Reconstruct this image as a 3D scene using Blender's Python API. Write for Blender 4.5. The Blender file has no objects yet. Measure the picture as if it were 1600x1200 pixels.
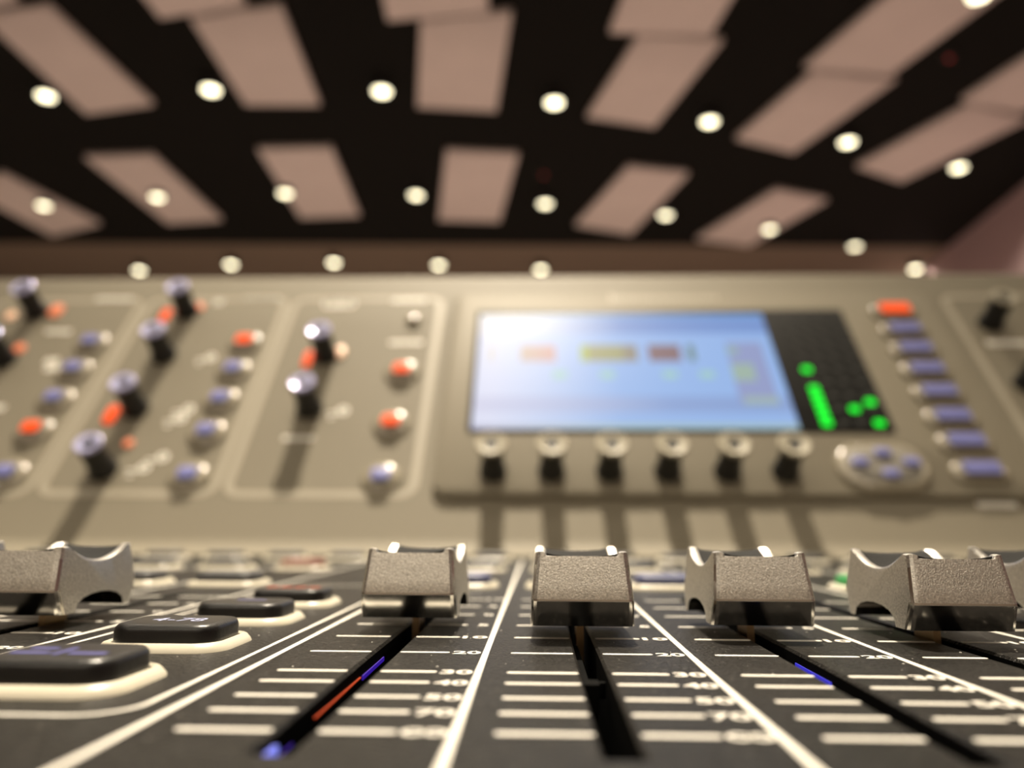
import bpy, math, random
from mathutils import Vector, Matrix
random.seed(7)
SC = bpy.context.scene
COL = SC.collection
MM = 0.001

# ------------------------------------------------------------------ materials
def mat(name, color, rough=0.5, metal=0.0, spec=0.5, emit=None, estr=0.0, bump=None, coat=0.0, vary=None, mottled=None):
    m = bpy.data.materials.new(name); m.use_nodes = True
    nt = m.node_tree; b = nt.nodes['Principled BSDF']
    b.inputs['Base Color'].default_value = (*color, 1)
    b.inputs['Roughness'].default_value = rough
    b.inputs['Metallic'].default_value = metal
    b.inputs['Specular IOR Level'].default_value = spec
    b.inputs['Coat Weight'].default_value = coat
    if emit:
        b.inputs['Emission Color'].default_value = (*emit, 1)
        b.inputs['Emission Strength'].default_value = estr
    tc = None
    if bump or vary or mottled:
        tc = nt.nodes.new('ShaderNodeTexCoord')
    if bump:                                    # (scale per metre, strength, distance)
        n = nt.nodes.new('ShaderNodeTexNoise'); n.inputs['Scale'].default_value = bump[0]; n.inputs['Detail'].default_value = 3
        bp = nt.nodes.new('ShaderNodeBump'); bp.inputs['Strength'].default_value = bump[1]; bp.inputs['Distance'].default_value = bump[2]
        nt.links.new(tc.outputs['Object'], n.inputs['Vector'])
        nt.links.new(n.outputs['Fac'], bp.inputs['Height'])
        nt.links.new(bp.outputs['Normal'], b.inputs['Normal'])
    if vary:                                    # (scale, amount) on roughness
        n = nt.nodes.new('ShaderNodeTexNoise'); n.inputs['Scale'].default_value = vary[0]
        mr = nt.nodes.new('ShaderNodeMapRange'); mr.inputs['To Min'].default_value = max(0.02, rough - vary[1]); mr.inputs['To Max'].default_value = min(1, rough + vary[1])
        nt.links.new(tc.outputs['Object'], n.inputs['Vector'])
        nt.links.new(n.outputs['Fac'], mr.inputs['Value'])
        nt.links.new(mr.outputs['Result'], b.inputs['Roughness'])
    if mottled:                                 # (scale, amount) on colour
        n = nt.nodes.new('ShaderNodeTexNoise'); n.inputs['Scale'].default_value = mottled[0]; n.inputs['Detail'].default_value = 4
        cr = nt.nodes.new('ShaderNodeValToRGB')
        a = mottled[1]
        cr.color_ramp.elements[0].position = .3; cr.color_ramp.elements[1].position = .7
        cr.color_ramp.elements[0].color = (*[c*(1-a) for c in color], 1); cr.color_ramp.elements[1].color = (*[min(1, c*(1+a)) for c in color], 1)
        nt.links.new(tc.outputs['Object'], n.inputs['Vector'])
        nt.links.new(n.outputs['Fac'], cr.inputs['Fac'])
        nt.links.new(cr.outputs['Color'], b.inputs['Base Color'])
    return m

M = {}
M['dark'] = mat('charcoal_powder_coat', (.0145, .013, .0115), .36, 0, .12, bump=(1900, 1, .0003), mottled=(1700, .6))
_cr = [n for n in M['dark'].node_tree.nodes if n.type == 'VALTORGB'][0].color_ramp      # powder coat grain, its glints painted as pale specks
_e = _cr.elements.new(.64); _e.color = (.013, .012, .011, 1); _cr.elements[0].color = (.006, .0056, .0052, 1); _cr.elements[-1].position = .74; _cr.elements[-1].color = (.10, .09, .08, 1)
M['grey'] = mat('silver_grey_paint', (.205, .182, .136), .6, 0, .2, bump=(1500, .12, .0001))
M['greydk'] = mat('case_grey_paint', (.2, .185, .16), .55, 0, .3)  # plain grey of the case and the navigation pad body
M['line'] = mat('pale_grey_print', (.34, .305, .235), .5)
M['print'] = mat('cream_print', (.77, .74, .67), .5)
M['metal'] = mat('satin_silver', (.66, .64, .60), .36, 1, .5, bump=(5500, .8, .00006), mottled=(4200, .3))
M['polish'] = mat('polished_silver', (.62, .60, .56), .16, 1, .5, vary=(500, .04))
M['insert'] = mat('black_grip', (.010, .010, .010), .75, 0, .2, bump=(2500, .8, .0001))
M['brass'] = mat('brass_tongue', (.42, .30, .17), .35, 1)
M['black'] = mat('black_plastic', (.010, .010, .011), .42, 0, .5)
M['rubber'] = mat('black_rubber', (.009, .0085, .0085), .34, 0, .4, bump=(2200, .25, .0001))
M['void'] = mat('slot_black', (.003, .003, .003), .8, 0, .05)
M['cream'] = mat('cream_surround', (.62, .575, .46), .33, 0, .5, bump=(1800, .15, .00008))
M['rim'] = mat('warm_grey_surround', (.27, .24, .18), .2, 0, .7)
M['violet'] = mat('violet_grey_cap', (.165, .175, .44), .35, 0, .5)
M['bluegrey'] = mat('blue_grey_cap', (.085, .095, .19), .4)
M['redlow'] = mat('dull_red_cap', (.22, .075, .05), .5)
M['slate'] = mat('slate_grey_cap', (.055, .055, .06), .45)
M['lav'] = mat('lavender_knob_cap', (.50, .50, .78), .3, .3)
M['silvercap'] = mat('silver_knob_cap', (.42, .385, .30), .5, .0, .3)
M['orange'] = mat('orange_lit_cap', (.3, .04, .01), .5, spec=.1, emit=(1, .085, .010), estr=.95)
M['orangelow'] = mat('orange_dim_lamp', (.5, .16, .08), .4, emit=(1, .22, .08), estr=.5)
M['peach'] = mat('peach_lamp', (.7, .45, .3), .4, emit=(1, .55, .33), estr=.55)
M['green'] = mat('green_lit_segment', (.005, .3, .02), .5, spec=.1, emit=(0, 1, .03), estr=1.1)
M['greenlow'] = mat('green_lit_cap', (.02, .2, .05), .4, emit=(.02, .8, .1), estr=.12)
M['off'] = mat('unlit_segment', (.016, .018, .014), .4)
M['glass'] = mat('black_screen_glass', (.007, .0065, .006), .5, 0, .1)
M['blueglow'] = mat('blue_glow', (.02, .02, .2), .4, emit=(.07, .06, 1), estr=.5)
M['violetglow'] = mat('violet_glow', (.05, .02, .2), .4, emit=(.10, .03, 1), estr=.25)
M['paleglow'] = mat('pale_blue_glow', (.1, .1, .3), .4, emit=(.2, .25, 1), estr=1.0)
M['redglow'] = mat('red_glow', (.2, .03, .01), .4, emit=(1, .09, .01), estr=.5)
M['legblue'] = mat('blue_lit_legend', (.07, .07, .22), .4, emit=(.28, .28, 1), estr=.1)
M['legpale'] = mat('pale_legend', (.45, .48, .7), .4, emit=(.5, .55, 1), estr=.12)
M['legred'] = mat('red_legend', (.45, .1, .05), .4, emit=(1, .16, .06), estr=.22)
M['ceil'] = mat('black_ceiling_paint', (.011, .011, .010), .9, 0, .1)
M['soffit'] = mat('brown_soffit_paint', (.22, .18, .14), .9, 0, .1)
M['wallback'] = mat('umber_wall_paint', (.22, .185, .15), .85, 0, .2)
M['wallpurple'] = mat('mauve_lit_wall', (.52, .38, .40), .85, 0, .2)  # mauve tint is purple lighting put into the right wall's colour
M['wallbeige'] = mat('beige_wall_paint', (.66, .60, .52), .85, 0, .2)
M['floor'] = mat('taupe_carpet', (.58, .47, .45), .95, 0, .1, mottled=(40, .1))
M['cloud'] = mat('off_white_acoustic_board', (.80, .74, .72), .9, 0, .2, mottled=(3, .03))
M['can'] = mat('black_lamp_can', (.012, .012, .012), .6)
M['wood'] = mat('dark_desk_laminate', (.06, .045, .035), .5)
M['dust'] = mat('dust_white', (.8, .78, .72), .8)
M['redled'] = mat('red_indicator', (.2, .02, .02), .4, emit=(1, .05, .05), estr=.35)
def lens_mat(name, s): return mat(name, (.8, .8, .7), .4, emit=(1, .90, .60), estr=s)

# ------------------------------------------------------------------ mesh builder (millimetres in, metres out)
class MB:
    def __init__(s): s.v, s.f, s.m, s.mi, s.sm = [], [], [], 0, True
    def add(s, vs, fs, smooth=None, mi=None):
        b = len(s.v); s.v += [tuple(p) for p in vs]
        s.f += [tuple(b+i for i in f) for f in fs]
        s.m += [(s.mi if mi is None else mi, s.sm if smooth is None else smooth)]*len(fs)
    def box(s, x0, x1, y0, y1, z0, z1, X=None, mi=None):
        vs = [(x, y, z) for z in (z0, z1) for y in (y0, y1) for x in (x0, x1)]
        if X: vs = [X(*p) for p in vs]
        s.add(vs, [(0, 2, 3, 1), (4, 5, 7, 6), (0, 1, 5, 4), (2, 6, 7, 3), (0, 4, 6, 2), (1, 3, 7, 5)], False, mi)
    def loft(s, rings, cap0=True, cap1=True, smooth=True, X=None, mi=None):
        n = len(rings[0]); vs = [p for r in rings for p in r]
        if X: vs = [X(*p) for p in vs]
        fs = [(k*n+i, k*n+(i+1) % n, (k+1)*n+(i+1) % n, (k+1)*n+i) for k in range(len(rings)-1) for i in range(n)]
        if cap0: fs.append(tuple(range(n-1, -1, -1)))
        if cap1: fs.append(tuple((len(rings)-1)*n+i for i in range(n)))
        s.add(vs, fs, smooth, mi)
    def poly(s, pts, X=None, mi=None):
        s.add([X(*p) for p in pts] if X else pts, [tuple(range(len(pts)))], False, mi)

PARENT_ORIGIN = {}
def obj(name, mb, mats, parent=None, origin=None, sharp=42):
    """one mesh object; mb holds world millimetres"""
    if origin is None:
        n = len(mb.v); lo = [min(p[i] for p in mb.v) for i in range(3)]; hi = [max(p[i] for p in mb.v) for i in range(3)]
        origin = ((lo[0]+hi[0])/2, (lo[1]+hi[1])/2, lo[2])
    me = bpy.data.meshes.new(name)
    me.from_pydata([((p[0]-origin[0])*MM, (p[1]-origin[1])*MM, (p[2]-origin[2])*MM) for p in mb.v], [], mb.f)
    for x in (mats if isinstance(mats, list) else [mats]): me.materials.append(x)
    for p, (mi, sm) in zip(me.polygons, mb.m): p.material_index = mi; p.use_smooth = sm
    me.validate(); me.update()
    try: me.set_sharp_from_angle(angle=math.radians(sharp))
    except Exception: pass
    o = bpy.data.objects.new(name, me); COL.objects.link(o)
    po = PARENT_ORIGIN[parent.name] if parent else (0, 0, 0)
    o.location = tuple((origin[i]-po[i])*MM for i in range(3))
    if parent: o.parent = parent
    PARENT_ORIGIN[o.name] = origin
    return o
def empty(name, origin):
    o = bpy.data.objects.new(name, None); COL.objects.link(o); o.location = tuple(c*MM for c in origin)
    o.empty_display_size = .05; PARENT_ORIGIN[o.name] = tuple(origin); return o
def tag(o, label=None, cat=None, group=None, kind=None):
    for k, x in (('label', label), ('category', cat), ('group', group), ('kind', kind)):
        if x: o[k] = x
    return o
def copy_part(o, d, label=None):
    """copy a part and its sub-parts, shifted by d (mm) beside the source"""
    c = o.copy(); COL.objects.link(c); c.parent = o.parent
    c.location = Vector(o.location)+Vector(d)*MM
    po = PARENT_ORIGIN[o.name]; PARENT_ORIGIN[c.name] = tuple(po[i]+d[i] for i in range(3))
    for ch in [x for x in list(bpy.data.objects) if x.parent == o]:
        g = ch.copy(); COL.objects.link(g); g.parent = c
        PARENT_ORIGIN[g.name] = tuple(PARENT_ORIGIN[ch.name][i]+d[i] for i in range(3))
    if label: c['label'] = label
    return c

# frames: the flat fader panel is z = 0; the upright control panel leans back from a hinge line
HINGE, TILT = 350.0, math.radians(53.46)
CT, ST = math.cos(TILT), math.sin(TILT)
def U(u, w, o=0.0): return (u, HINGE+w*CT-o*ST, w*ST+o*CT)
def Uat(u0, w0): return lambda x, y, z: U(u0+x, w0+y, z)
def At(x0, y0, z0=0): return lambda x, y, z: (x0+x, y0+y, z0+z)

def rrect(w, h, r, z, n=5, cx=0, cy=0):
    pts = []
    for qx, qy, a0 in ((1, 1, 0), (-1, 1, 90), (-1, -1, 180), (1, -1, 270)):
        for k in range(n+1):
            a = math.radians(a0+90*k/n)
            pts.append((cx+qx*(w/2-r)+r*math.cos(a), cy+qy*(h/2-r)+r*math.sin(a), z))
    return pts
def circ(r, z, n=32, sy=1, cx=0, cy=0): return [(cx+r*math.cos(2*math.pi*k/n), cy+r*sy*math.sin(2*math.pi*k/n), z) for k in range(n)]
def ring_line(mb, w, h, r, t, z, X, cx=0, cy=0, top=.12, n=6):
    """a printed rounded frame, line width t"""
    o1, i1 = rrect(w+t, h+t, r+t/2, z, n, cx, cy), rrect(w-t, h-t, max(r-t/2, .1), z, n, cx, cy)
    up = lambda q: [(a, b, z+top) for a, b, _ in q]
    mb.loft([o1, up(o1), up(i1), i1], False, False, False, X)

FONT = {}
def glyphs(txt, bold=.025):
    key = (txt, bold)
    if key not in FONT:
        cu = bpy.data.curves.new('lettering', 'FONT'); cu.body = txt; cu.size = 1; cu.offset = bold; cu.resolution_u = 3
        cu.align_x = 'CENTER'; cu.align_y = 'CENTER'
        ob = bpy.data.objects.new('lettering', cu); COL.objects.link(ob)
        bpy.context.view_layer.update()
        me = bpy.data.meshes.new_from_object(ob.evaluated_get(bpy.context.evaluated_depsgraph_get()))
        FONT[key] = ([tuple(v.co) for v in me.vertices], [tuple(p.vertices) for p in me.polygons])
        bpy.data.objects.remove(ob); bpy.data.curves.remove(cu); bpy.data.meshes.remove(me)
    return FONT[key]
def text(mb, txt, cx, cy, w, h, z, X=None, mi=None, bold=.025):
    vs, fs = glyphs(txt, bold)
    x0, x1 = min(v[0] for v in vs), max(v[0] for v in vs); y0, y1 = min(v[1] for v in vs), max(v[1] for v in vs)
    pts = [(cx+((v[0]-x0)/(x1-x0)-.5)*w, cy+((v[1]-y0)/(y1-y0)-.5)*h, z) for v in vs]
    mb.add([X(*p) for p in pts] if X else pts, fs, False, mi)

# ------------------------------------------------------------------ console
BASE = (0, 200, -58)
console = empty('mixing_console', BASE)
tag(console, 'grey digital audio mixing console with silver faders and a lit screen', 'mixing console')
PITCH, SLOT0 = 24.0, 5.78
SLOTS = [-74-PITCH*k for k in range(5, -1, -1)] + [SLOT0+PITCH*k for k in range(-1, 9)]
SY0, SY1 = 54.8, 163.0
PX0, PX1, PY0, PY1 = -430.0, 430.0, -60.0, 338.0

# --- fader panel: the plate with its slots cut out
mb = MB(); hw = 1.35; ch = .3
xs = [PX0] + [q for c in SLOTS for q in (c-hw-ch, c+hw+ch)] + [PX1]
for i in range(0, len(xs)-1):
    if i % 2 == 0: mb.poly([(xs[i], PY0, 0), (xs[i+1], PY0, 0), (xs[i+1], PY1, 0), (xs[i], PY1, 0)])
    else:
        mb.poly([(xs[i], PY0, 0), (xs[i+1], PY0, 0), (xs[i+1], SY0-ch, 0), (xs[i], SY0-ch, 0)])
        mb.poly([(xs[i], SY1+ch, 0), (xs[i+1], SY1+ch, 0), (xs[i+1], PY1, 0), (xs[i], PY1, 0)])
for c in SLOTS:
    o_ = [(c-hw-ch, SY0-ch, 0), (c+hw+ch, SY0-ch, 0), (c+hw+ch, SY1+ch, 0), (c-hw-ch, SY1+ch, 0)]
    i_ = [(c-hw, SY0, -ch), (c+hw, SY0, -ch), (c+hw, SY1, -ch), (c-hw, SY1, -ch)]
    for k in range(4): mb.poly([o_[k], o_[(k+1) % 4], i_[(k+1) % 4], i_[k]])
    b_ = [(p[0], p[1], -12) for p in i_]
    for k in range(4): mb.poly([i_[k], i_[(k+1) % 4], b_[(k+1) % 4], b_[k]], mi=1)
    mb.poly(b_, mi=1)
fader_panel = obj('fader_panel', mb, [M['dark'], M['void']], console)
fader_panel['label'] = 'charcoal panel with fader slots and cream markings'

# --- printed scales, one per strip
ROWS = [(60.5, 'inf'), (66.5, '70'), (72.0, '50'), (78.2, '40'), (83.5, '30'), (95.3, '20'), (107.4, '10'), (119.5, '5'), (132, '0'), (144.5, '5'), (157, '10')]
def scale_marking(c):
    m = MB(); z = .05
    for y, t in ROWS:
        hh = .42
        m.loft([rrect(7.4, 2*hh, hh*.9, 0, 3, c-5.35, y), rrect(7.4, 2*hh, hh*.9, z, 3, c-5.35, y)], False, True, False)
        m.loft([rrect(5.9, 2*hh, hh*.9, 0, 3, c+4.75, y), rrect(5.9, 2*hh, hh*.9, z, 3, c+4.75, y)], False, True, False)
        if t == 'inf':
            for dx in (-.8, .8):
                m.loft([circ(1.0, z, 20, .95, c+9.75+dx, y), circ(.5, z, 20, .8, c+9.75+dx, y)], False, False, False)
        elif len(t) == 2: text(m, t, c+9.75, y, 3.35, 2.15, z, None, None, .03)
        else: text(m, t, c+10.0, y, 1.6, 2.15, z, None, None, .03)
    return m
for c in SLOTS:
    obj('scale_marking', scale_marking(c), M['print'], fader_panel)
def strip_line(x0, x1, y0, y1):
    m = MB(); m.box(x0, x1, y0, y1, 0, .05); return m
lines = [SLOT0+12+PITCH*k for k in range(-1, 8)] + [SLOT0-12-PITCH-.2] + [-74-12-PITCH*k for k in range(0, 5)] + [-62.0]
for x in lines:
    obj('strip_line', strip_line(x-.38, x+.38, -55, 300), M['print'], fader_panel)
m = MB(); ring_line(m, 25.2, 122, 4.5, .6, 0, At(0, 0), cx=-45.9, cy=64+61, top=.05)
obj('button_column_line', m, M['print'], fader_panel)

# --- fader caps
def cap_mesh(c, yf):
    """silver cap: hollowed sides, finger saddle on top, raised rims at both ends of every cross section"""
    m = MB(); N = 18
    def prof(t, inset, drop):
        # closed outline in (y, z); t = |x|/half width
        pts = []
        L = 20.0
        e = inset
        pts += [(.2+e, 2.0), (-.45+e, 3.5), (-1.15+e, 5.2), (-1.15+e, 5.5)]
        pts += [(-.7+e, 7.2), (-.05+e, 9.8), (.25+e, 10.9)]
        # saddle
        y0, y1 = .35+e, L-.35-e
        for k in range(N+1):
            s = k/N
            y = y0+(y1-y0)*s
            q = abs(2*s-1)
            z = 9.25+2.95*q**2.0
            if q > .84: z -= ((q-.84)/.16)**2*.75
            pts.append((y, z-drop))
        pts += [(L-.25-e, 10.9), (L+.05-e, 9.8), (L+.7-e, 7.2), (L+1.0-e, 5.8), (L+1.0-e, 5.5), (L+.3-e, 3.5), (L-.4-e, 2.0)]
        # arch under the side
        for k in range(9):
            a = math.pi*k/8
            pts.append((10.3+6.6*math.cos(a), 2.0+2.5*math.sin(a)**.8))
        return pts
    st = [(1.0, 1.2, .5), (.985, .66, .14), (.95, .24, .02), (.89, .03, 0), (.85, 0, .02), (.80, 0, .12), (.77, 0, .5), (.6, 0, .72), (.3, 0, .86), (0, 0, .9)]
    st = [(t, e, d) for t, e, d in st] + [(-t, e, d) for t, e, d in reversed(st[:-1])]
    rings = []
    for t, e, d in st:
        ring = []
        for y, z in prof(abs(t), e, d):
            half = 6.85-.045*max(0, z-2)-.05*max(0, z-5.5)
            ring.append((c+t*half, yf+1.15+y, z))
        rings.append(ring)
    m.loft(rings, True, True, True)
    return m
def insert_mesh(c, yf):
    m = MB(); N = 18; L = 20.0; rows = []
    for t in (-.765, -.6, -.3, 0, .3, .6, .765):
        d = {.765: .5, .6: .72, .3: .86, 0: .9}[abs(t)]
        row = []
        for k in range(N+1):
            s = .015+.97*k/N
            y = .35+(L-.7)*s; q = abs(2*s-1)
            z = 9.25+2.95*q**2-d+.22-(max(0, (q-.84)/.16)**2*.75)
            half = 6.85-.045*(z-2)-.05*max(0, z-5.5)
            row.append((c+t*half, yf+1.15+y, z))
        rows.append(row)
    n = N+1
    top = [p for r in rows for p in r]; bot = [(x, y, z-.6) for x, y, z in top]
    fs = [(i*n+k, (i+1)*n+k, (i+1)*n+k+1, i*n+k+1) for i in range(6) for k in range(N)]
    K = len(top)
    rim = [i*n for i in range(7)] + [6*n+k for k in range(1, n)] + [i*n+N for i in range(5, -1, -1)] + [k for k in range(N-1, 0, -1)]
    m.add(top+bot, fs+[tuple(K+q for q in reversed(f)) for f in fs]+[(rim[k], K+rim[k], K+rim[(k+1) % len(rim)], rim[(k+1) % len(rim)]) for k in range(len(rim))])
    return m
CAPS = [(-98, 112), (-74, 108.5), (SLOT0-24, 110.0), (SLOT0, 103.0), (SLOT0+24, 105.2), (SLOT0+48, 101.8), (SLOT0+72, 113.5), (SLOT0+96, 108)]
c0, y0 = CAPS[3]
fader0 = obj('fader_cap', cap_mesh(c0, y0), [M['metal'], M['polish']], console, (c0, y0+10, 0), 17)
for p in fader0.data.polygons:
    # the under-bevels and the rounded corners are polished, the faces are satin
    if p.center.z < .0054 or (abs(p.center.x) > .0061 and abs(p.normal.y) > .25 and abs(p.normal.x) > .1): p.material_index = 1
obj('grip_insert', insert_mesh(c0, y0), M['insert'], fader0)
m = MB(); m.box(c0-.5, c0+.5, y0+8.2, y0+13.6, -6, 6.8); m.box(c0-1.0, c0+1.0, y0+9.5, y0+12.5, 3.0, 7.0); obj('stem', m, M['brass'], fader0)
CAPLAB = {0: 'silver fader cap far left, cut by the frame', 1: 'silver fader cap at the left edge, showing its scooped side', 2: 'silver fader cap beside the black rubber keys', 4: 'silver fader cap just right of the centre one', 5: 'silver fader cap at right with arch cut in its side', 6: 'silver fader cap half hidden at the right edge', 7: 'silver fader cap beyond the right edge'}
fader0['label'] = 'silver fader cap nearest the middle, seen straight on'
for i, (c, y) in enumerate(CAPS):
    if i != 3: copy_part(fader0, (c-c0, y-y0, 0), CAPLAB[i])

# --- carriage in the middle slot, glow pipes inside slots
m = MB(); cx = SLOT0
m.box(cx-1.25, cx-.35, 83, 112, -3.4, -1.5); m.box(cx-1.25, cx+.3, 80.6, 83.2, -3.2, -.5); m.loft([circ(.45, -.9, 12, 1, cx+.75, 84), circ(.45, -2.5, 12, 1, cx+.75, 84)], True, True)
obj('fader_carriage', m, M['void'], console)
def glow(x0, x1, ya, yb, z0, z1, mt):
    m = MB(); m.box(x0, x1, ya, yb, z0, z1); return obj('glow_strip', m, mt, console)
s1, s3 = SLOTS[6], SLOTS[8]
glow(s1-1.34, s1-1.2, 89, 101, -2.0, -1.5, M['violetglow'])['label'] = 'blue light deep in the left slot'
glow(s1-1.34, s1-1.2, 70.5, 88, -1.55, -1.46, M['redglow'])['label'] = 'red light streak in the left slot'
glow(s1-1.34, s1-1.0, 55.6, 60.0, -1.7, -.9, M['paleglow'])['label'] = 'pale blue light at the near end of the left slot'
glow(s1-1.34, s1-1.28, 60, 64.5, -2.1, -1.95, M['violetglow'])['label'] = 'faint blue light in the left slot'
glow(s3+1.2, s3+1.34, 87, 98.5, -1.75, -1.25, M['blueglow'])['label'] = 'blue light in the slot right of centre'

# --- rubber keys in the left column
def key_rim(cx, cy, w, h, mb=None):
    m = mb or MB()
    m.loft([rrect(w, h, 4.0, 0, 6, cx, cy), rrect(w-.25, h-.25, 3.9, .3, 6, cx, cy), rrect(w-1.2, h-1.2, 3.5, .85, 6, cx, cy), rrect(w-2.2, h-2.2, 3.1, 1.0, 6, cx, cy), rrect(w-2.8, h-2.8, 2.9, .8, 6, cx, cy), rrect(w-3, h-3, 2.8, .1, 6, cx, cy)], True, False)
    return m
def key_cap(cx, cy, w, h, z1):
    m = MB()
    m.loft([rrect(w, h, 2.8, .1, 6, cx, cy), rrect(w, h, 2.8, z1-.9, 6, cx, cy), rrect(w-.25, h-.25, 2.7, z1-.45, 6, cx, cy), rrect(w-.9, h-.9, 2.4, z1-.12, 6, cx, cy), rrect(w-2.2, h-2.2, 2.0, z1, 6, cx, cy)], False, True)
    return m
KX = -45.3
for i, (yb, lab) in enumerate([(69.0, 'nearest black rubber key, with a blue lit legend'), (92.3, 'second black rubber key, with small pale blue characters'), (115.7, 'third black rubber key, blank and glossy'), (138.9, 'farthest black rubber key, with a red legend')]):
    cy = yb+7
    r = obj('rubber_key', key_cap(KX, cy, 13, 10.8, 3.0), M['rubber'], console)
    r['label'] = lab
    q = obj('key_surround', key_rim(KX, cy, 16.2, 14), M['cream'], r); q['label'] = 'cream rim'
    m = MB(); z = 3.03
    if i == 0:
        m.box(KX-4.6, KX-.9, cy-1.9, cy-.9, 2.98, z); m.box(KX-.3, KX+.3, cy-2.4, cy+1.6, 2.98, z); m.box(KX+1.0, KX+4.6, cy-2.0, cy-.9, 2.98, z); m.box(KX-4.2, KX-1.5, cy+.6, cy+1.5, 2.98, z)
        obj('key_legend', m, M['legblue'], r)
    elif i == 1:
        text(m, '4-78', KX+.2, cy-.2, 6.6, 2.9, z, None, None, 0.0); obj('key_legend', m, M['legpale'], r)
    elif i == 2:
        m.box(KX-1.8, KX+2.6, cy+.2, cy+.9, 2.98, z); obj('key_legend', m, M['violet'], r)
    else:
        for dx in (-4.0, -1.4, 1.2, 3.8): m.loft([rrect(1.7, 3.4, .8, z, 4, KX+dx, cy), rrect(.7, 2.2, .3, z, 4, KX+dx, cy)], False, False, False)
        obj('key_legend', m, M['legred'], r)

# --- three rows of channel buttons beyond the faders
CH = {}
for r_i, (yc, w, h) in enumerate(((188, 14, 11), (246, 13, 10), (304, 13, 10))):
    for c in SLOTS:
        if abs(c) > yc*.78+30: continue
        kind = 'bluegrey' if (r_i == 0 and c in (SLOT0-24, SLOT0+24)) else ('redlow' if (r_i == 1 and abs(c+74) < 1) else ('greenlow' if (r_i == 0 and abs(c-SLOT0-72) < 1) else 'slate'))
        key = (r_i, kind)
        if key not in CH:
            b = obj('channel_button', key_cap(c, yc, w, h, 3.0), M[kind], console)
            b['label'] = {'bluegrey': 'blue grey channel button', 'redlow': 'dull red channel button', 'greenlow': 'green lit channel button', 'slate': 'dark grey channel button'}[kind]
            q = obj('button_surround', key_rim(c, yc, w+3.6, h+3.6), M['cream'], b); q['label'] = 'cream rim'
            CH[key] = (b, c)
        else:
            b, cc = CH[key]; copy_part(b, (c-cc, 0, 0))

# --- control panel: fillet, leaning face, rounded top edge, rear cover and end cheeks in one shell
prof = [(PY1, 0)]
P0, P1, P2 = (339.0, 0), (HINGE, 0), U(0, 9)[1:]
for k in range(1, 9):
    t = k/8; prof.append(tuple((1-t)**2*P0[i]+2*t*(1-t)*P1[i]+t*t*P2[i] for i in (0, 1)))
prof += [U(0, w)[1:] for w in (60, 110, 160, 208)]
ctr = U(0, 208, -9)
for k in range(1, 7):
    a = math.radians(90+TILT*0+0)  # sweep the lip from the face normal to straight up and over
    ang = math.atan2(CT, -ST)-math.radians(20*k)
    prof.append((ctr[1]+9*math.cos(ang), ctr[2]+9*math.sin(ang)))
prof += [(560, prof[-1][1]-4), (575, 150), (580, -40)]
mb = MB()
n = len(prof); VX = [(PX0, *p) for p in prof]+[(PX1, *p) for p in prof]
mb.add(VX, [(i, n+i, n+i+1, i+1) for i in range(n-1)], True)
mb.add([(PX0, *p) for p in prof]+[(PX0, PY1, -40)], [tuple(range(n, -1, -1))], False)
mb.add([(PX1, *p) for p in prof]+[(PX1, PY1, -40)], [tuple(range(n+1))], False)
control_panel = obj('control_panel', mb, M['grey'], console)
control_panel['label'] = 'leaning silver grey panel with knobs, buttons and screen'
# housing tray under everything
mb = MB(); mb.box(PX0-6, PX1+6, PY0-8, 585, -58, -14); mb.box(PX0-6, PX1+6, PY0-8, PY0, -14, 0)
mb.box(PX0-6, PX0, PY0, 585, -14, 1.5); mb.box(PX1, PX1+6, PY0, 585, -14, 1.5)
obj('housing', mb, M['greydk'], console)['label'] = 'grey metal case'

# --- printed section frames
for u0, u1, w0, w1 in ((-341, -249.5, 33.5, 188), (-243.5, -157.5, 33.5, 188), (-151.3, -60, 33.5, 188), (246, 330, 33.5, 188)):
    m = MB(); ring_line(m, u1-u0, w1-w0, 7, 4.2, .0, Uat(0, 0), (u0+u1)/2, (w0+w1)/2, .15)
    obj('section_outline', m, M['line'], control_panel)
def bars(m, u, w, width, h, seed):
    rr = random.Random(seed); x = u-width/2
    while x < u+width/2-1:
        q = rr.uniform(1.0, 2.0); m.box(x, min(x+q, u+width/2), w-h/2, w+h/2, 0, .15, Uat(0, 0)); x += q+.35
labs = [(-268, 189, 25, 4.2), (-174, 189, 24, 4), (-80, 186.5, 22, 3.6), (-77, 146, 20, 3.2), (-290, 157, 16, 3.4), (-281, 130, 9, 5), (-278, 124, 9, 5), (-302, 86, 10, 6), (-293, 92, 8, 4), (267, 144, 24, 4.5), (285, 92, 18, 4.5), (-123.6, 70, 16, 3), (212, 29, 18, 3), (244, 30, 14, 3), (-200, 186, 6, 6)]
for i, (u, w, wd, h) in enumerate(labs):
    m = MB(); bars(m, u, w, wd, h, i); obj('printed_caption', m, M['print'], control_panel)
for u, w in ((-189, 133), (-188, 91), (-190, 84), (-197, 50), (-190, 57), (-104, 90), (-300, 68)):
    m = MB(); m.loft([circ(3.2, .15, 20, 1, u, w), circ(1.3, .15, 20, 1, u, w)], False, False, False, Uat(0, 0)); m.box(u-8, u-3.4, w-2.6, w-1.2, 0, .15, Uat(0, 0)); m.box(u-7, u-4, w-6, w-4.5, 0, .15, Uat(0, 0))
    obj('printed_symbol', m, M['print'], control_panel)
m = MB(); ring_line(m, 19, 9, 3, 1.5, 0, Uat(0, 0), -123.6, 184.5, .15); m.box(-130, -117, 185, 187.4, 0, .15, Uat(0, 0)); m.box(-129, -118, 181.2, 182.6, 0, .15, Uat(0, 0))
obj('boxed_icon', m, M['print'], control_panel)

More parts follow.
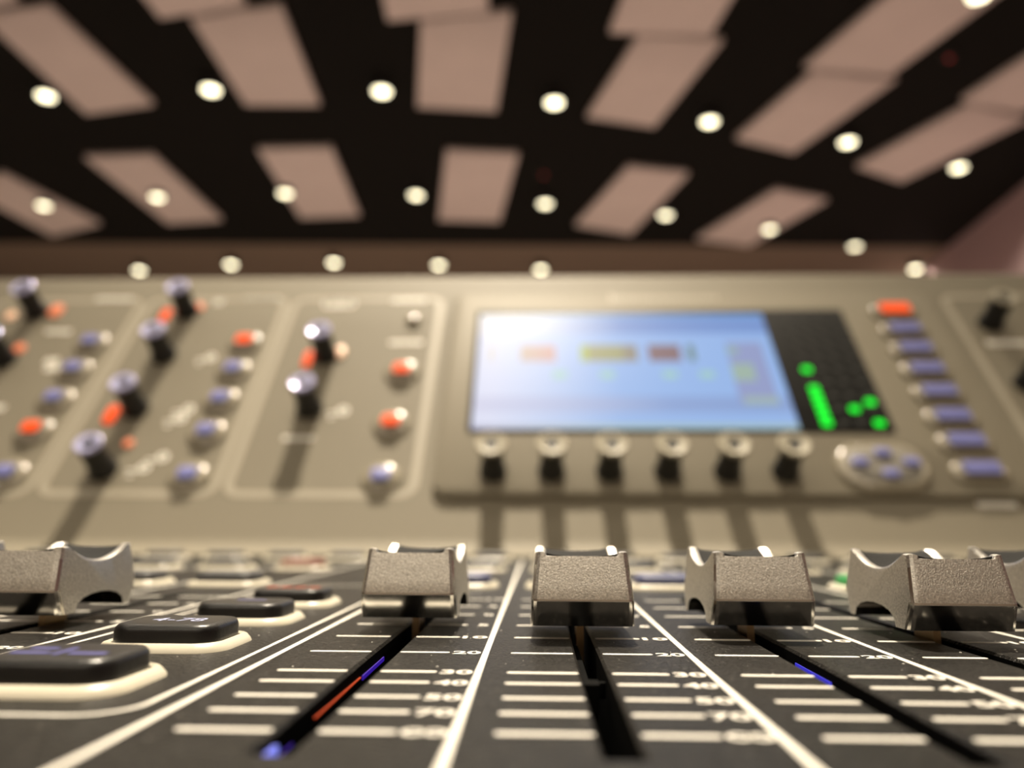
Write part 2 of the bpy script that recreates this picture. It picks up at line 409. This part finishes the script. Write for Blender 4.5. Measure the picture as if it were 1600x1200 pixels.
# --- screen plate: raised, with the display and meter window let in
m = MB(); z0, z1 = 0, 3.0; cu, cw, W_, H_ = 92.5, 110, 287, 157
m.loft([rrect(W_, H_, 8, 0, 6, cu, cw), rrect(W_, H_, 8, z1-.9, 6, cu, cw), rrect(W_-.6, H_-.6, 7.7, z1-.3, 6, cu, cw), rrect(W_-1.8, H_-1.8, 7.1, z1, 6, cu, cw)], False, True, True, Uat(0, 0))
plate = obj('screen_plate', m, M['grey'], console); plate['label'] = 'raised grey plate around the screen'
ZP = z1
def V(x, y, z): return U(x, y, ZP+z)
m = MB(); rr = random.Random(99); x = 47.0
while x < 107:
    q = rr.uniform(1.6, 3.0); m.box(x, x+q, 181, 185.6, 0, .15, V); x += q+.9
m.box(44, 46.4, 180, 188, 0, .15, V)
obj('name_lettering', m, M['line'], plate)
m = MB()
m.loft([rrect(216, 99.5, 2, 0, 4, 71.5, 121.2), rrect(216, 99.5, 2, .5, 4, 71.5, 121.2), rrect(214.6, 98.1, 1.6, .8, 4, 71.5, 121.2)], False, True, False, V)
screen = obj('screen', m, M['glass'], console); screen['label'] = 'wide black glass window holding a lit display and a meter'
# displayed picture: a grid of lit cells
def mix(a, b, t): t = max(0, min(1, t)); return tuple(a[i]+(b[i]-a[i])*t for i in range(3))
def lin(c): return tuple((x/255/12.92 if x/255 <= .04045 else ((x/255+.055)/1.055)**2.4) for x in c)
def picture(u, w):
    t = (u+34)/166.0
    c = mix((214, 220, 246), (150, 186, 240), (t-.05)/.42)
    if w > 149: c = mix((232, 232, 244), (118, 152, 214), (t-.1)/.4)  # whitish top left is reflected light painted into the displayed picture
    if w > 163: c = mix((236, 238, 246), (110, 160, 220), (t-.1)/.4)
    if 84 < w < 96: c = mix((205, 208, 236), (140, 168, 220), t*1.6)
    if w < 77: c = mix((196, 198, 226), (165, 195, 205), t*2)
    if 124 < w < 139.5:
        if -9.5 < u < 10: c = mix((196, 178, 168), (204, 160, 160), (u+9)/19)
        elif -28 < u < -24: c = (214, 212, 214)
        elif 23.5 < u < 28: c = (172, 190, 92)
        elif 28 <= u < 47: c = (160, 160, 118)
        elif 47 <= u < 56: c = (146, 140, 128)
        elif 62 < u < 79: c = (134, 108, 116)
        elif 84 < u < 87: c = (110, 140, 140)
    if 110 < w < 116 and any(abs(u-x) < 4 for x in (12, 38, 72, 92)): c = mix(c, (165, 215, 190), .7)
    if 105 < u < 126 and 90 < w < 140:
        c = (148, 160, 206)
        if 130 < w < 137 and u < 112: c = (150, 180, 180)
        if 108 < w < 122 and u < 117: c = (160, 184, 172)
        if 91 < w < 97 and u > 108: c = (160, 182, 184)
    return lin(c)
NX, NY = 83, 47; u0, u1, w0, w1 = -34.2, 132, 72.9, 166.6
m = MB(); vs = [V(u0+(u1-u0)*i/NX, w0+(w1-w0)*j/NY, .95) for j in range(NY+1) for i in range(NX+1)]
m.add(vs, [(j*(NX+1)+i, j*(NX+1)+i+1, (j+1)*(NX+1)+i+1, (j+1)*(NX+1)+i) for j in range(NY) for i in range(NX)], False)
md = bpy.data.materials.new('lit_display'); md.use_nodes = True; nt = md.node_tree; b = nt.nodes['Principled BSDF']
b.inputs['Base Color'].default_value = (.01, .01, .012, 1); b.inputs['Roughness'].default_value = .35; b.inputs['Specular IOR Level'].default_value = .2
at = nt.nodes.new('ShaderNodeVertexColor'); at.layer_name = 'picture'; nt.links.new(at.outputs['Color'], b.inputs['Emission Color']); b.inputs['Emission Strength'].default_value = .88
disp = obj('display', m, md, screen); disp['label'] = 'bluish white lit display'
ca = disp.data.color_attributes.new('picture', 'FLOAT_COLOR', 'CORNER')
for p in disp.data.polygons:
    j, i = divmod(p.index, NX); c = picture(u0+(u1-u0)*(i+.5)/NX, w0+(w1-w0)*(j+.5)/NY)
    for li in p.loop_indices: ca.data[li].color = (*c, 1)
# meter lamps
def lamp(u, w, a, b_, mt, name, parent, off=.8, h=.5):
    m = MB(); m.loft([rrect(a, b_, min(a, b_)*.3, 0, 3), rrect(a, b_, min(a, b_)*.3, h, 3)], True, True, False, lambda x, y, z: V(u+x, w+y, off+z)); return obj(name, m, mt, parent)
lit = {(146.4, 10), (163.2, 4), (172.6, 5), (172.6, 2)} | {(146.4, k) for k in range(2, 8)}
ROW = lambda k: 67.2+k*5.05
for u in (146.4, 154.6, 163.2, 172.6):
    for k in range(2, 20):
        on = (u, k) in lit
        if on or k % 2 == 0:
            o = lamp(u, ROW(k), 5.0 if on else 4, 4.0 if on else 2.5, M['green'] if on else M['off'], 'meter_lamp', screen)
            o['label'] = 'green lit meter lamp' if on else 'unlit meter lamp'

# --- knobs
def knob_mesh(u, w, o0, body, h):
    X = lambda x, y, z: U(u+x, w+y, o0+z); m = MB()
    m.loft([circ(body+1.4, 0), circ(body+1.4, 2.5), circ(body+.3, 4), circ(body, h-2), circ(body+.2, h-1)], False, True, True, X); return m
def knob_cap(u, w, o0, r, h):
    X = lambda x, y, z: U(u+x, w+y, o0+z); m = MB()
    m.loft([circ(r*.8, h-1.6), circ(r, h-1.0), circ(r, h+.4), circ(r-.6, h+.9), circ(r-1.6, h+.7), circ(r*.45, h-.3), circ(1.5, h-.6)], True, True, True, X); return m
def knob_dot(u, w, o0, h):
    X = lambda x, y, z: U(u+x, w+y, o0+z); m = MB(); m.loft([circ(3.0, h-.5, 20), circ(3.0, h+.25, 20)], True, True, True, X); return m
def make_knob(u, w, o0, kind, body, r, h, label):
    k = obj('rotary_knob', knob_mesh(u, w, o0, body, h), M['black'], console, U(u, w, o0)); k['label'] = label
    c = obj('knob_cap', knob_cap(u, w, o0, r, h), M[kind], k); c['label'] = 'pale dished cap'
    obj('center_dimple', knob_dot(u, w, o0, h), M['black'], k)
    return k
HK = 20
ku, kw = -216.8, 48.3
k0 = make_knob(ku, kw, 0, 'lav', 5.8, 6.5, HK, 'black knob with lavender cap, lowest in its column')
kl = 'black knob with lavender cap'
for u, w in ((-216.8, 91), (-216.8, 134.5), (-216.8, 175), (-312, 175), (-310, 131), (-311, 87), (-311, 48)):
    d = tuple(U(u, w)[i]-U(ku, kw)[i] for i in range(3)); copy_part(k0, d, kl)
for u, w in ((-122.2, 134), (-122.2, 91)):
    d = tuple(U(u, w)[i]-U(ku, kw)[i] for i in range(3)); copy_part(k0, d, 'black knob with pale cap in the section beside the screen')
e0u, e0w = -22.0, 45.8
k1 = make_knob(e0u, e0w, ZP, 'silvercap', 5.2, 7.2, 20, 'leftmost black encoder under the screen')
for i, u in enumerate((6.4, 34.4, 62.3, 90.8, 118.4)):
    copy_part(k1, (u-e0u, 0, 0), ['second', 'third', 'fourth', 'fifth', 'rightmost'][i]+' black encoder under the screen')
k2u, k2w = 264, 161
k2 = make_knob(k2u, k2w, 0, 'silvercap', 5.8, 6.5, HK, 'black knob near the top right corner')
d = tuple(U(262, 110)[i]-U(k2u, k2w)[i] for i in range(3)); copy_part(k2, d, 'black knob cut by the right edge')
d = tuple(U(310, 160)[i]-U(k2u, k2w)[i] for i in range(3)); copy_part(k2, d, 'black knob beyond the right edge')

# --- push buttons in the left sections
def round_button(u, w, mt):
    X = Uat(u, w); m = MB(); m.loft([rrect(9.6, 7.8, 2, 0), rrect(9.4, 7.6, 2, 4.2), rrect(8.9, 7.1, 1.9, 4.8), rrect(8, 6.2, 1.6, 5.0)], False, True, True, X)
    b = obj('push_button', m, mt if isinstance(mt, list) else [mt], console, U(u, w))
    m2 = MB(); m2.loft([circ(10.2, 0), circ(9.9, .7), circ(9.0, 1.6), circ(7.8, 2.2), circ(6.6, 2.5), circ(5.9, 2.5)], False, True, True, X)
    q = obj('button_surround', m2, M['rim'], b, U(u, w)); q['label'] = 'round cream rim'
    return b
def topped(mb_top, side): return [side, mb_top]
protos = {}
def put_button(u, w, kind, label):
    if kind not in protos:
        b = round_button(u, w, [M['slate'], M[kind]])
        for p in b.data.polygons:
            if p.index >= len(b.data.polygons)-1-48: p.material_index = 1
        protos[kind] = (b, u, w); b['label'] = label; return b
    b, pu, pw = protos[kind]
    return copy_part(b, tuple(U(u, w)[i]-U(pu, pw)[i] for i in range(3)), label)
for u, w, kind in ((-264, 145, 'violet'), (-264, 121.5, 'violet'), (-264, 97.5, 'violet'), (-265, 74.5, 'orange'), (-264, 44.5, 'violet'),
                   (-172, 145, 'orange'), (-172, 121, 'violet'), (-172, 97, 'violet'), (-172, 73, 'violet'), (-172, 43.5, 'violet'),
                   (-76, 119.5, 'orange'), (-76.5, 79.5, 'orange'), (-76.5, 43, 'violet')):
    sec = 'far left section' if u < -250 else ('second section' if u < -150 else 'section left of the screen')
    put_button(u, w, kind, ('orange lit button in the ' if kind == 'orange' else 'violet topped button in the ')+sec)
m = MB(); m.loft([rrect(8, 6, 2, 0), rrect(7.8, 5.8, 2, 2.2), rrect(6.5, 4.5, 1.6, 2.8)], False, True, True, Uat(-75, 166))
obj('small_button', m, M['rim'], console)['label'] = 'small pale button above the orange ones'

# --- wide buttons right of the screen
def wide_button(u, w, kind, label):
    if ('wide', kind) in protos:
        b, pu, pw = protos[('wide', kind)]
        return copy_part(b, tuple(U(u, w)[i]-U(pu, pw)[i] for i in range(3)), label)
    X = lambda x, y, z: U(u+x, w+y, ZP+z); m = MB()
    m.mi = 0; m.loft([rrect(17.5, 8.5, 1.6, 0), rrect(17.3, 8.3, 1.6, 3.6)], False, False, True, X)
    m.mi = 1; m.loft([rrect(17.3, 8.3, 1.6, 3.6), rrect(16.6, 7.6, 1.5, 4.3), rrect(15, 6, 1.2, 4.6)], False, True, True, X)
    b = obj('wide_button', m, [M['slate'], M[kind]], console, U(u, w, ZP)); b['label'] = label
    m2 = MB(); m2.loft([rrect(27.5, 14, 6.8, 0, 8), rrect(27.1, 13.6, 6.7, .9, 8), rrect(25.6, 12.6, 6.1, 1.7, 8), rrect(23.5, 11.4, 5.5, 2.2, 8), rrect(20.5, 10, 4.9, 2.4, 8)], False, True, True, X)
    q = obj('button_surround', m2, M['rim'], b, U(u, w, ZP)); q['label'] = 'cream rim'
    protos[('wide', kind)] = (b, u, w); return b
for i, w in enumerate((168.5, 150.5, 133.5, 116.5, 99, 81, 64, 45.8)):
    wide_button(209.8, w, 'orange' if i == 0 else 'violet', 'orange lit button at the top of the right column' if i == 0 else 'violet topped wide button, %s below the orange one' % ['first', 'second', 'third', 'fourth', 'fifth', 'sixth', 'seventh'][i-1])

# --- navigation pad
X = lambda x, y, z: U(165+x, 48.5+y, ZP+z); m = MB()
m.loft([rrect(44, 30, 14, 0, 10), rrect(43.6, 29.6, 13.8, 1.2, 10), rrect(42, 28, 13, 2.1, 10), rrect(39.5, 25.5, 11.8, 2.7, 10), rrect(36.5, 22.5, 10.4, 2.9, 10), rrect(35, 21, 10, 2.8, 10)], False, True, True, X)
nav = obj('navigation_pad', m, M['rim'], console, U(165, 48.5, ZP)); nav['label'] = 'oval pad with four arrow buttons'
m = MB(); m.loft([rrect(35, 21, 9.8, .2, 8), rrect(34.6, 20.6, 9.6, 3.0, 8), rrect(33, 19, 9, 3.6, 8), rrect(14, 6, 3, 3.3, 8)], False, True, True, X)
obj('pad_body', m, M['greydk'], nav)
for dx, dy in ((1, 6.6), (-11.5, .5), (13, .5), (1, -6.6)):
    m = MB(); m.loft([rrect(8, 5, 1.8, 3.0, 4, dx, dy), rrect(7.8, 4.8, 1.8, 4.6, 4, dx, dy), rrect(6.5, 3.5, 1.4, 5.0, 4, dx, dy)], False, True, True, X)
    obj('arrow_button', m, M['violet'], nav)

# --- indicator lamps beside knobs
for u, w, a, b_, kind in ((-229.5, 172, 5, 12, 'orange'), (-211, 180, 6, 7, 'orangelow'), (-327, 172, 6, 7, 'peach'), (-300.5, 177, 7.5, 11, 'orangelow'), (-306, 141, 6.5, 7, 'orangelow'), (-228.5, 86.5, 6, 13, 'orange'), (-211, 66, 5, 5, 'orangelow'), (-132, 131, 4.5, 13, 'orange'), (-114.5, 137, 6, 9, 'peach')):
    m = MB(); m.loft([rrect(a, b_, min(a, b_)*.45, 0, 5), rrect(a, b_, min(a, b_)*.45, 1.2, 5), rrect(a*.7, b_*.8, min(a, b_)*.3, 1.8, 5)], False, True, True, Uat(u, w))
    obj('indicator_lamp', m, M[kind], console)['label'] = {'orange': 'bright orange indicator', 'orangelow': 'dim orange indicator', 'peach': 'pale peach indicator'}[kind]

# ------------------------------------------------------------------ dust on the panel
m = MB(); rd = random.Random(3)
for _ in range(70):
    x, y = rd.uniform(-45, 75), rd.uniform(84, 118); r = rd.uniform(.03, .09)
    if any(abs(x-c) < 2 for c in SLOTS): continue
    m.box(x-r*rd.uniform(.5, 2.2), x+r, y-r, y+r, .0, r)
tag(obj('dust_specks', m, M['dust']), 'pale dust specks scattered on the charcoal fader panel', 'dust', kind='stuff')

# ------------------------------------------------------------------ room (metres times 1000)
FZ, CZ = -950.0, 3550.0
def slab(name, pts, z0, z1, mt):
    m = MB(); k = len(pts)
    m.add([(x, y, z0) for x, y in pts]+[(x, y, z1) for x, y in pts], [tuple(range(k-1, -1, -1)), tuple(range(k, 2*k))]+[(i, (i+1) % k, k+(i+1) % k, k+i) for i in range(k)], False)
    o = obj(name, m, mt); o['kind'] = 'structure'; return o
XL = -8200; YB, YF = 12600, -3700
WR0, WR1 = (4000, YF), (5640, YB)      # the right wall runs slightly askew
wr = lambda y: WR0[0]+(WR1[0]-WR0[0])*(y-YF)/(YB-YF)
slab('floor', [(XL-200, YF-200), (wr(YF)+400, YF-200), (wr(YB)+400, YB+200), (XL-200, YB+200)], FZ-100, FZ, M['floor'])
slab('ceiling', [(XL-200, YF-200), (wr(YF)+400, YF-200), (wr(9600)+400, 9780), (XL-200, 9330)], CZ, CZ+100, M['ceil'])
slab('trim_1', [(XL-200, 9330), (wr(9600)+400, 9780), (wr(YB)+400, YB+200), (XL-200, YB+200)], CZ, CZ+100, M['soffit'])
slab('wall_back', [(XL-200, YB), (wr(YB)+400, YB), (wr(YB)+400, YB+200), (XL-200, YB+200)], FZ, CZ, M['wallback'])
slab('wall_right', [WR0, (WR0[0]+200, YF), (WR1[0]+200, YB), WR1], FZ, CZ, M['wallpurple'])
slab('wall_left', [(XL-200, YF), (XL, YF), (XL, YB), (XL-200, YB)], FZ, CZ, M['wallbeige'])
slab('wall_front', [(XL-200, YF-200), (wr(YF)+400, YF-200), (wr(YF)+400, YF), (XL-200, YF)], FZ, CZ, M['wallbeige'])

# desk under the console
desk = empty('desk', (0, 240, FZ)); tag(desk, 'dark laminate desk carrying the mixing console', 'desk')
m = MB(); m.loft([rrect(1200, 900, 12, -98, 4, 0, 240), rrect(1200, 900, 12, -58.2, 4, 0, 240)], True, True, False); obj('desktop', m, M['wood'], desk)
for sx in (-1, 1):
    for sy in (-1, 1):
        m = MB(); m.box(sx*550-25, sx*550+25, 240+sy*400-25, 240+sy*400+25, FZ, -98); obj('leg', m, M['wood'], desk)

# acoustic boards under the ceiling: corner points in metres
BOARDS = [
 ('pale board at the left edge of the far row', [(-5.55, 7.3), (-6.2, 7.45), (-6.12, 9.04), (-5.3, 8.67)]),
 ('pale board in the far row, second from the left', [(-4.47, 6.94), (-3.78, 6.92), (-3.77, 8.58), (-4.46, 8.66)]),
 ('pale board in the far row, third from the left', [(-2.70, 6.82), (-1.98, 6.81), (-2.09, 8.47), (-2.80, 8.52)]),
 ('pale board in the middle of the far row', [(-.89, 6.9), (-.19, 6.98), (-.46, 8.69), (-1.18, 8.62)]),
 ('pale board in the far row right of the middle', [(.91, 7.28), (1.54, 7.44), (1.15, 9.13), (.45, 8.82)]),
 ('pale board at the right end of the far row', [(2.56, 7.87), (3.20, 8.14), (2.72, 9.58), (2.0, 9.33)]),
 ('pale long board at top left, its far end beside a downlight', [(-3.95, 4.78), (-3.40, 4.70), (-3.30, 5.99), (-3.97, 6.13)]),
 ('pale board running out of the top left corner', [(-4.2, 3.4), (-3.6, 3.4), (-3.58, 4.66), (-4.18, 4.74)]),
 ('pale board second from the left at the top, lower piece', [(-2.47, 4.86), (-1.78, 4.74), (-1.87, 6.03), (-2.51, 6.01)]),
 ('pale board second from left, cut by the top frame', [(-2.72, 3.4), (-2.02, 3.4), (-2.02, 4.73), (-2.68, 4.85)]),
 ('pale board over the middle, lower piece of its pair', [(-.84, 4.94), (-.18, 4.85), (-.36, 6.17), (-1.04, 6.08)]),
 ('pale board over the middle, cut by the top of the frame', [(-1.0, 3.4), (-.36, 3.4), (-.34, 4.84), (-1.07, 4.92)]),
 ('pale board right of the middle, lower piece of its pair', [(.74, 5.14), (1.37, 5.21), (1.05, 6.48), (.43, 6.29)]),
 ('pale board right of middle, cut by the top frame', [(.75, 3.5), (1.5, 3.5), (1.26, 5.15), (.52, 5.10)]),
 ('pale board at upper right, lower piece of its pair', [(2.18, 5.64), (2.88, 5.76), (2.46, 7.01), (1.84, 6.72)]),
 ('pale long board at upper right reaching the top of the frame', [(2.65, 3.9), (3.35, 4.0), (2.80, 5.69), (2.08, 5.58)]),
 ('pale board at the right, its far end below a downlight', [(3.68, 6.16), (4.32, 6.42), (3.79, 7.69), (3.19, 7.33)]),
 ('pale board running out of the right edge', [(4.0, 4.6), (4.5, 4.75), (4.19, 6.30), (3.57, 6.10)]),
]
for lab, q in BOARDS:
    m = MB(); q = [(x*1000, y*1000) for x, y in q]; z0, z1 = 3500, 3548
    cx, cy = sum(p[0] for p in q)/4, sum(p[1] for p in q)/4
    sh = lambda s: [(cx+(x-cx)*s, cy+(y-cy)*s) for x, y in q]
    m.loft([[(x, y, z1) for x, y in sh(.995)], [(x, y, z0+8) for x, y in q], [(x, y, z0) for x, y in sh(.985)]], True, True, False)
    tag(obj('ceiling_board', m, M['cloud']), lab+' on the black ceiling', 'ceiling board', 'acoustic boards on the ceiling', 'thing')

# round downlights
ROWA = [(-4.13, 5.81), (-2.70, 5.75), (-1.29, 5.81), (.14, 6.02), (1.52, 6.37), (2.89, 6.78), (4.20, 7.34)]
ROWB = [(-5.61, 8.07), (-4.20, 7.87), (-2.75, 7.80), (-1.33, 7.88), (.08, 8.14), (1.48, 8.50), (2.81, 8.97), (4.08, 9.59)]
ROWC = [(-5.70, 10.37), (-4.28, 10.14), (-2.82, 10.09), (-1.38, 10.22), (.04, 10.44), (5.28, 10.51)]
ORD = ['first', 'second', 'third', 'fourth', 'fifth', 'sixth', 'seventh', 'eighth']
LENS = {'A': lens_mat('lamp_lens_near', 5.5), 'B': lens_mat('lamp_lens_middle', 5), 'C': lens_mat('lamp_lens_far', 8)}
def inside(x, y, q):
    # within 120 mm of a board's outline counts as under it
    q = [(a*1000, b*1000) for a, b in q]; k = len(q)
    A = sum(q[i][0]*q[(i+1) % k][1]-q[(i+1) % k][0]*q[i][1] for i in range(k))
    for i in range(k):
        (ax, ay), (bx, by) = q[i], q[(i+1) % k]; n_ = math.hypot(bx-ax, by-ay)
        if ((bx-ax)*(y-ay)-(by-ay)*(x-ax))/n_*(1 if A > 0 else -1) < -90: return False
    return True
def downlight(x, y, row, label):
    x, y, zl = x*985.7, y*985.7, 3450
    under = any(inside(x, y, q) for _, q in BOARDS); CZ = 3500.0 if under else 3550.0
    root = empty('ceiling_light', (x, y, CZ)); tag(root, label, 'ceiling light', 'round downlights on the ceiling', 'thing')
    m = MB(); m.loft([circ(74, CZ, 28, 1, x, y), circ(74, zl-6, 28, 1, x, y), circ(68, zl-8, 28, 1, x, y), circ(66, zl+4, 28, 1, x, y)], True, False)
    obj('housing', m, M['can'], root)
    m = MB(); m.loft([circ(64, zl+4, 28, 1, x, y), circ(61, zl-8, 28, 1, x, y), circ(42, zl-18, 28, 1, x, y), circ(15, zl-24, 28, 1, x, y)], True, True)
    obj('lens', m, LENS[row], root)
for nm, row, lst in (('nearest', 'A', ROWA), ('middle', 'B', ROWB), ('farthest', 'C', ROWC)):
    for i, (x, y) in enumerate(lst):
        where = '%s from the left in the %s row' % (ORD[i], nm)
        if row == 'C' and i == 5: where = 'low at the far right, just above the console'
        downlight(x, y, row, 'round lit downlight, '+where+' of the ceiling')
downlight(2.96, 4.74, 'A', 'round lit downlight cut by the top edge at upper right of the ceiling')
for x, y, lab in ((3.15, 5.48, 'small black detector with dim red lamp at upper right of the ceiling'), (.06, 7.44, 'small black detector with dim red lamp above a downlight near the middle')):
    x, y = x*1000, y*1000; m = MB(); m.loft([circ(50, CZ, 24, 1, x, y), circ(50, CZ-25, 24, 1, x, y), circ(38, CZ-40, 24, 1, x, y)], True, True)
    d = tag(obj('smoke_detector', m, M['can']), lab, 'smoke detector')
    m = MB(); m.loft([circ(16, CZ-39, 16, 1, x, y), circ(14, CZ-46, 16, 1, x, y)], True, True); obj('indicator_lamp', m, M['redled'], d)

# ------------------------------------------------------------------ lights: the lamps of the ceiling grid
def lamp_light(x, y, watts, col=(1, .87, .68), ang=140, size=.05):
    l = bpy.data.lights.new('downlight_lamp', 'SPOT'); l.energy = watts; l.color = col; l.spot_size = math.radians(ang); l.spot_blend = .6; l.shadow_soft_size = size
    o = bpy.data.objects.new('downlight_lamp', l); COL.objects.link(o); o.location = (x, y, 3.46)
for x, y in ROWA+ROWB: lamp_light(x, y, 92)
for x, y in ROWC: lamp_light(x, y, 60)
KEY = .72  # unseen lamps carrying the grid on; rear row boosted to brighten the caps
for x, y, w in ((-.05, 1.55, 40), (-1.4, 1.5, 35), (1.45, 1.75, 25), (-2.8, 1.6, 45), (2.8, 2.2, 30),
                (.0, 3.7, 60), (-1.4, 3.6, 60), (1.5, 3.9, 50), (-2.8, 3.6, 50), (2.9, 4.3, 40),
                (-.1, -.6, 45), (-1.45, -.7, 55), (1.4, -.5, 35), (-2.9, -.6, 40), (2.8, -.2, 30),
                (-1.4, -2.8, 112), (0, -2.8, 112), (1.4, -2.7, 95), (-2.8, -2.8, 95)):
    lamp_light(x, y, w*KEY)

# unseen narrow-beam lamp, added to brighten the middle of the console
l = bpy.data.lights.new('added_pin_spot', 'SPOT'); l.energy = 1350; l.color = (1, .87, .68); l.spot_size = math.radians(14.5); l.spot_blend = 1; l.shadow_soft_size = .08
o = bpy.data.objects.new('added_pin_spot', l); COL.objects.link(o); o.location = (-.08, 1.30, 3.46)
o.rotation_euler = (Vector((-.08, .24, .0))-o.location).to_track_quat('-Z', 'Y').to_euler()

w = bpy.data.worlds.new('room_air'); SC.world = w; w.use_nodes = True
w.node_tree.nodes['Background'].inputs['Color'].default_value = (.02, .017, .014, 1)
w.node_tree.nodes['Background'].inputs['Strength'].default_value = .3

# ------------------------------------------------------------------ camera
RIGHT, FWD, UP = ((0.999423, 0.033584, 0.005002), (-0.033943, 0.984283, 0.173304), (0.000897, -0.173374, 0.984856))
cam = bpy.data.cameras.new('camera'); co = bpy.data.objects.new('camera', cam); COL.objects.link(co)
cam.sensor_fit = 'HORIZONTAL'; cam.sensor_width = 36; cam.lens = 36*1202/1600; cam.clip_start = .004; cam.clip_end = 60
mw = Matrix.Identity(4)
for i in range(3): mw[i][0] = RIGHT[i]; mw[i][1] = UP[i]; mw[i][2] = -FWD[i]
mw[0][3], mw[1][3], mw[2][3] = 0, 0, 15.6452*MM
co.matrix_world = mw
cam.dof.use_dof = True; cam.dof.focus_distance = .094; cam.dof.aperture_fstop = 12.8
SC.camera = co

SC.view_settings.view_transform = 'Standard'; SC.view_settings.look = 'None'
SC.view_settings.exposure = 0; SC.view_settings.gamma = 1; SC.view_settings.use_curve_mapping = False
SC.cycles.use_denoising = True
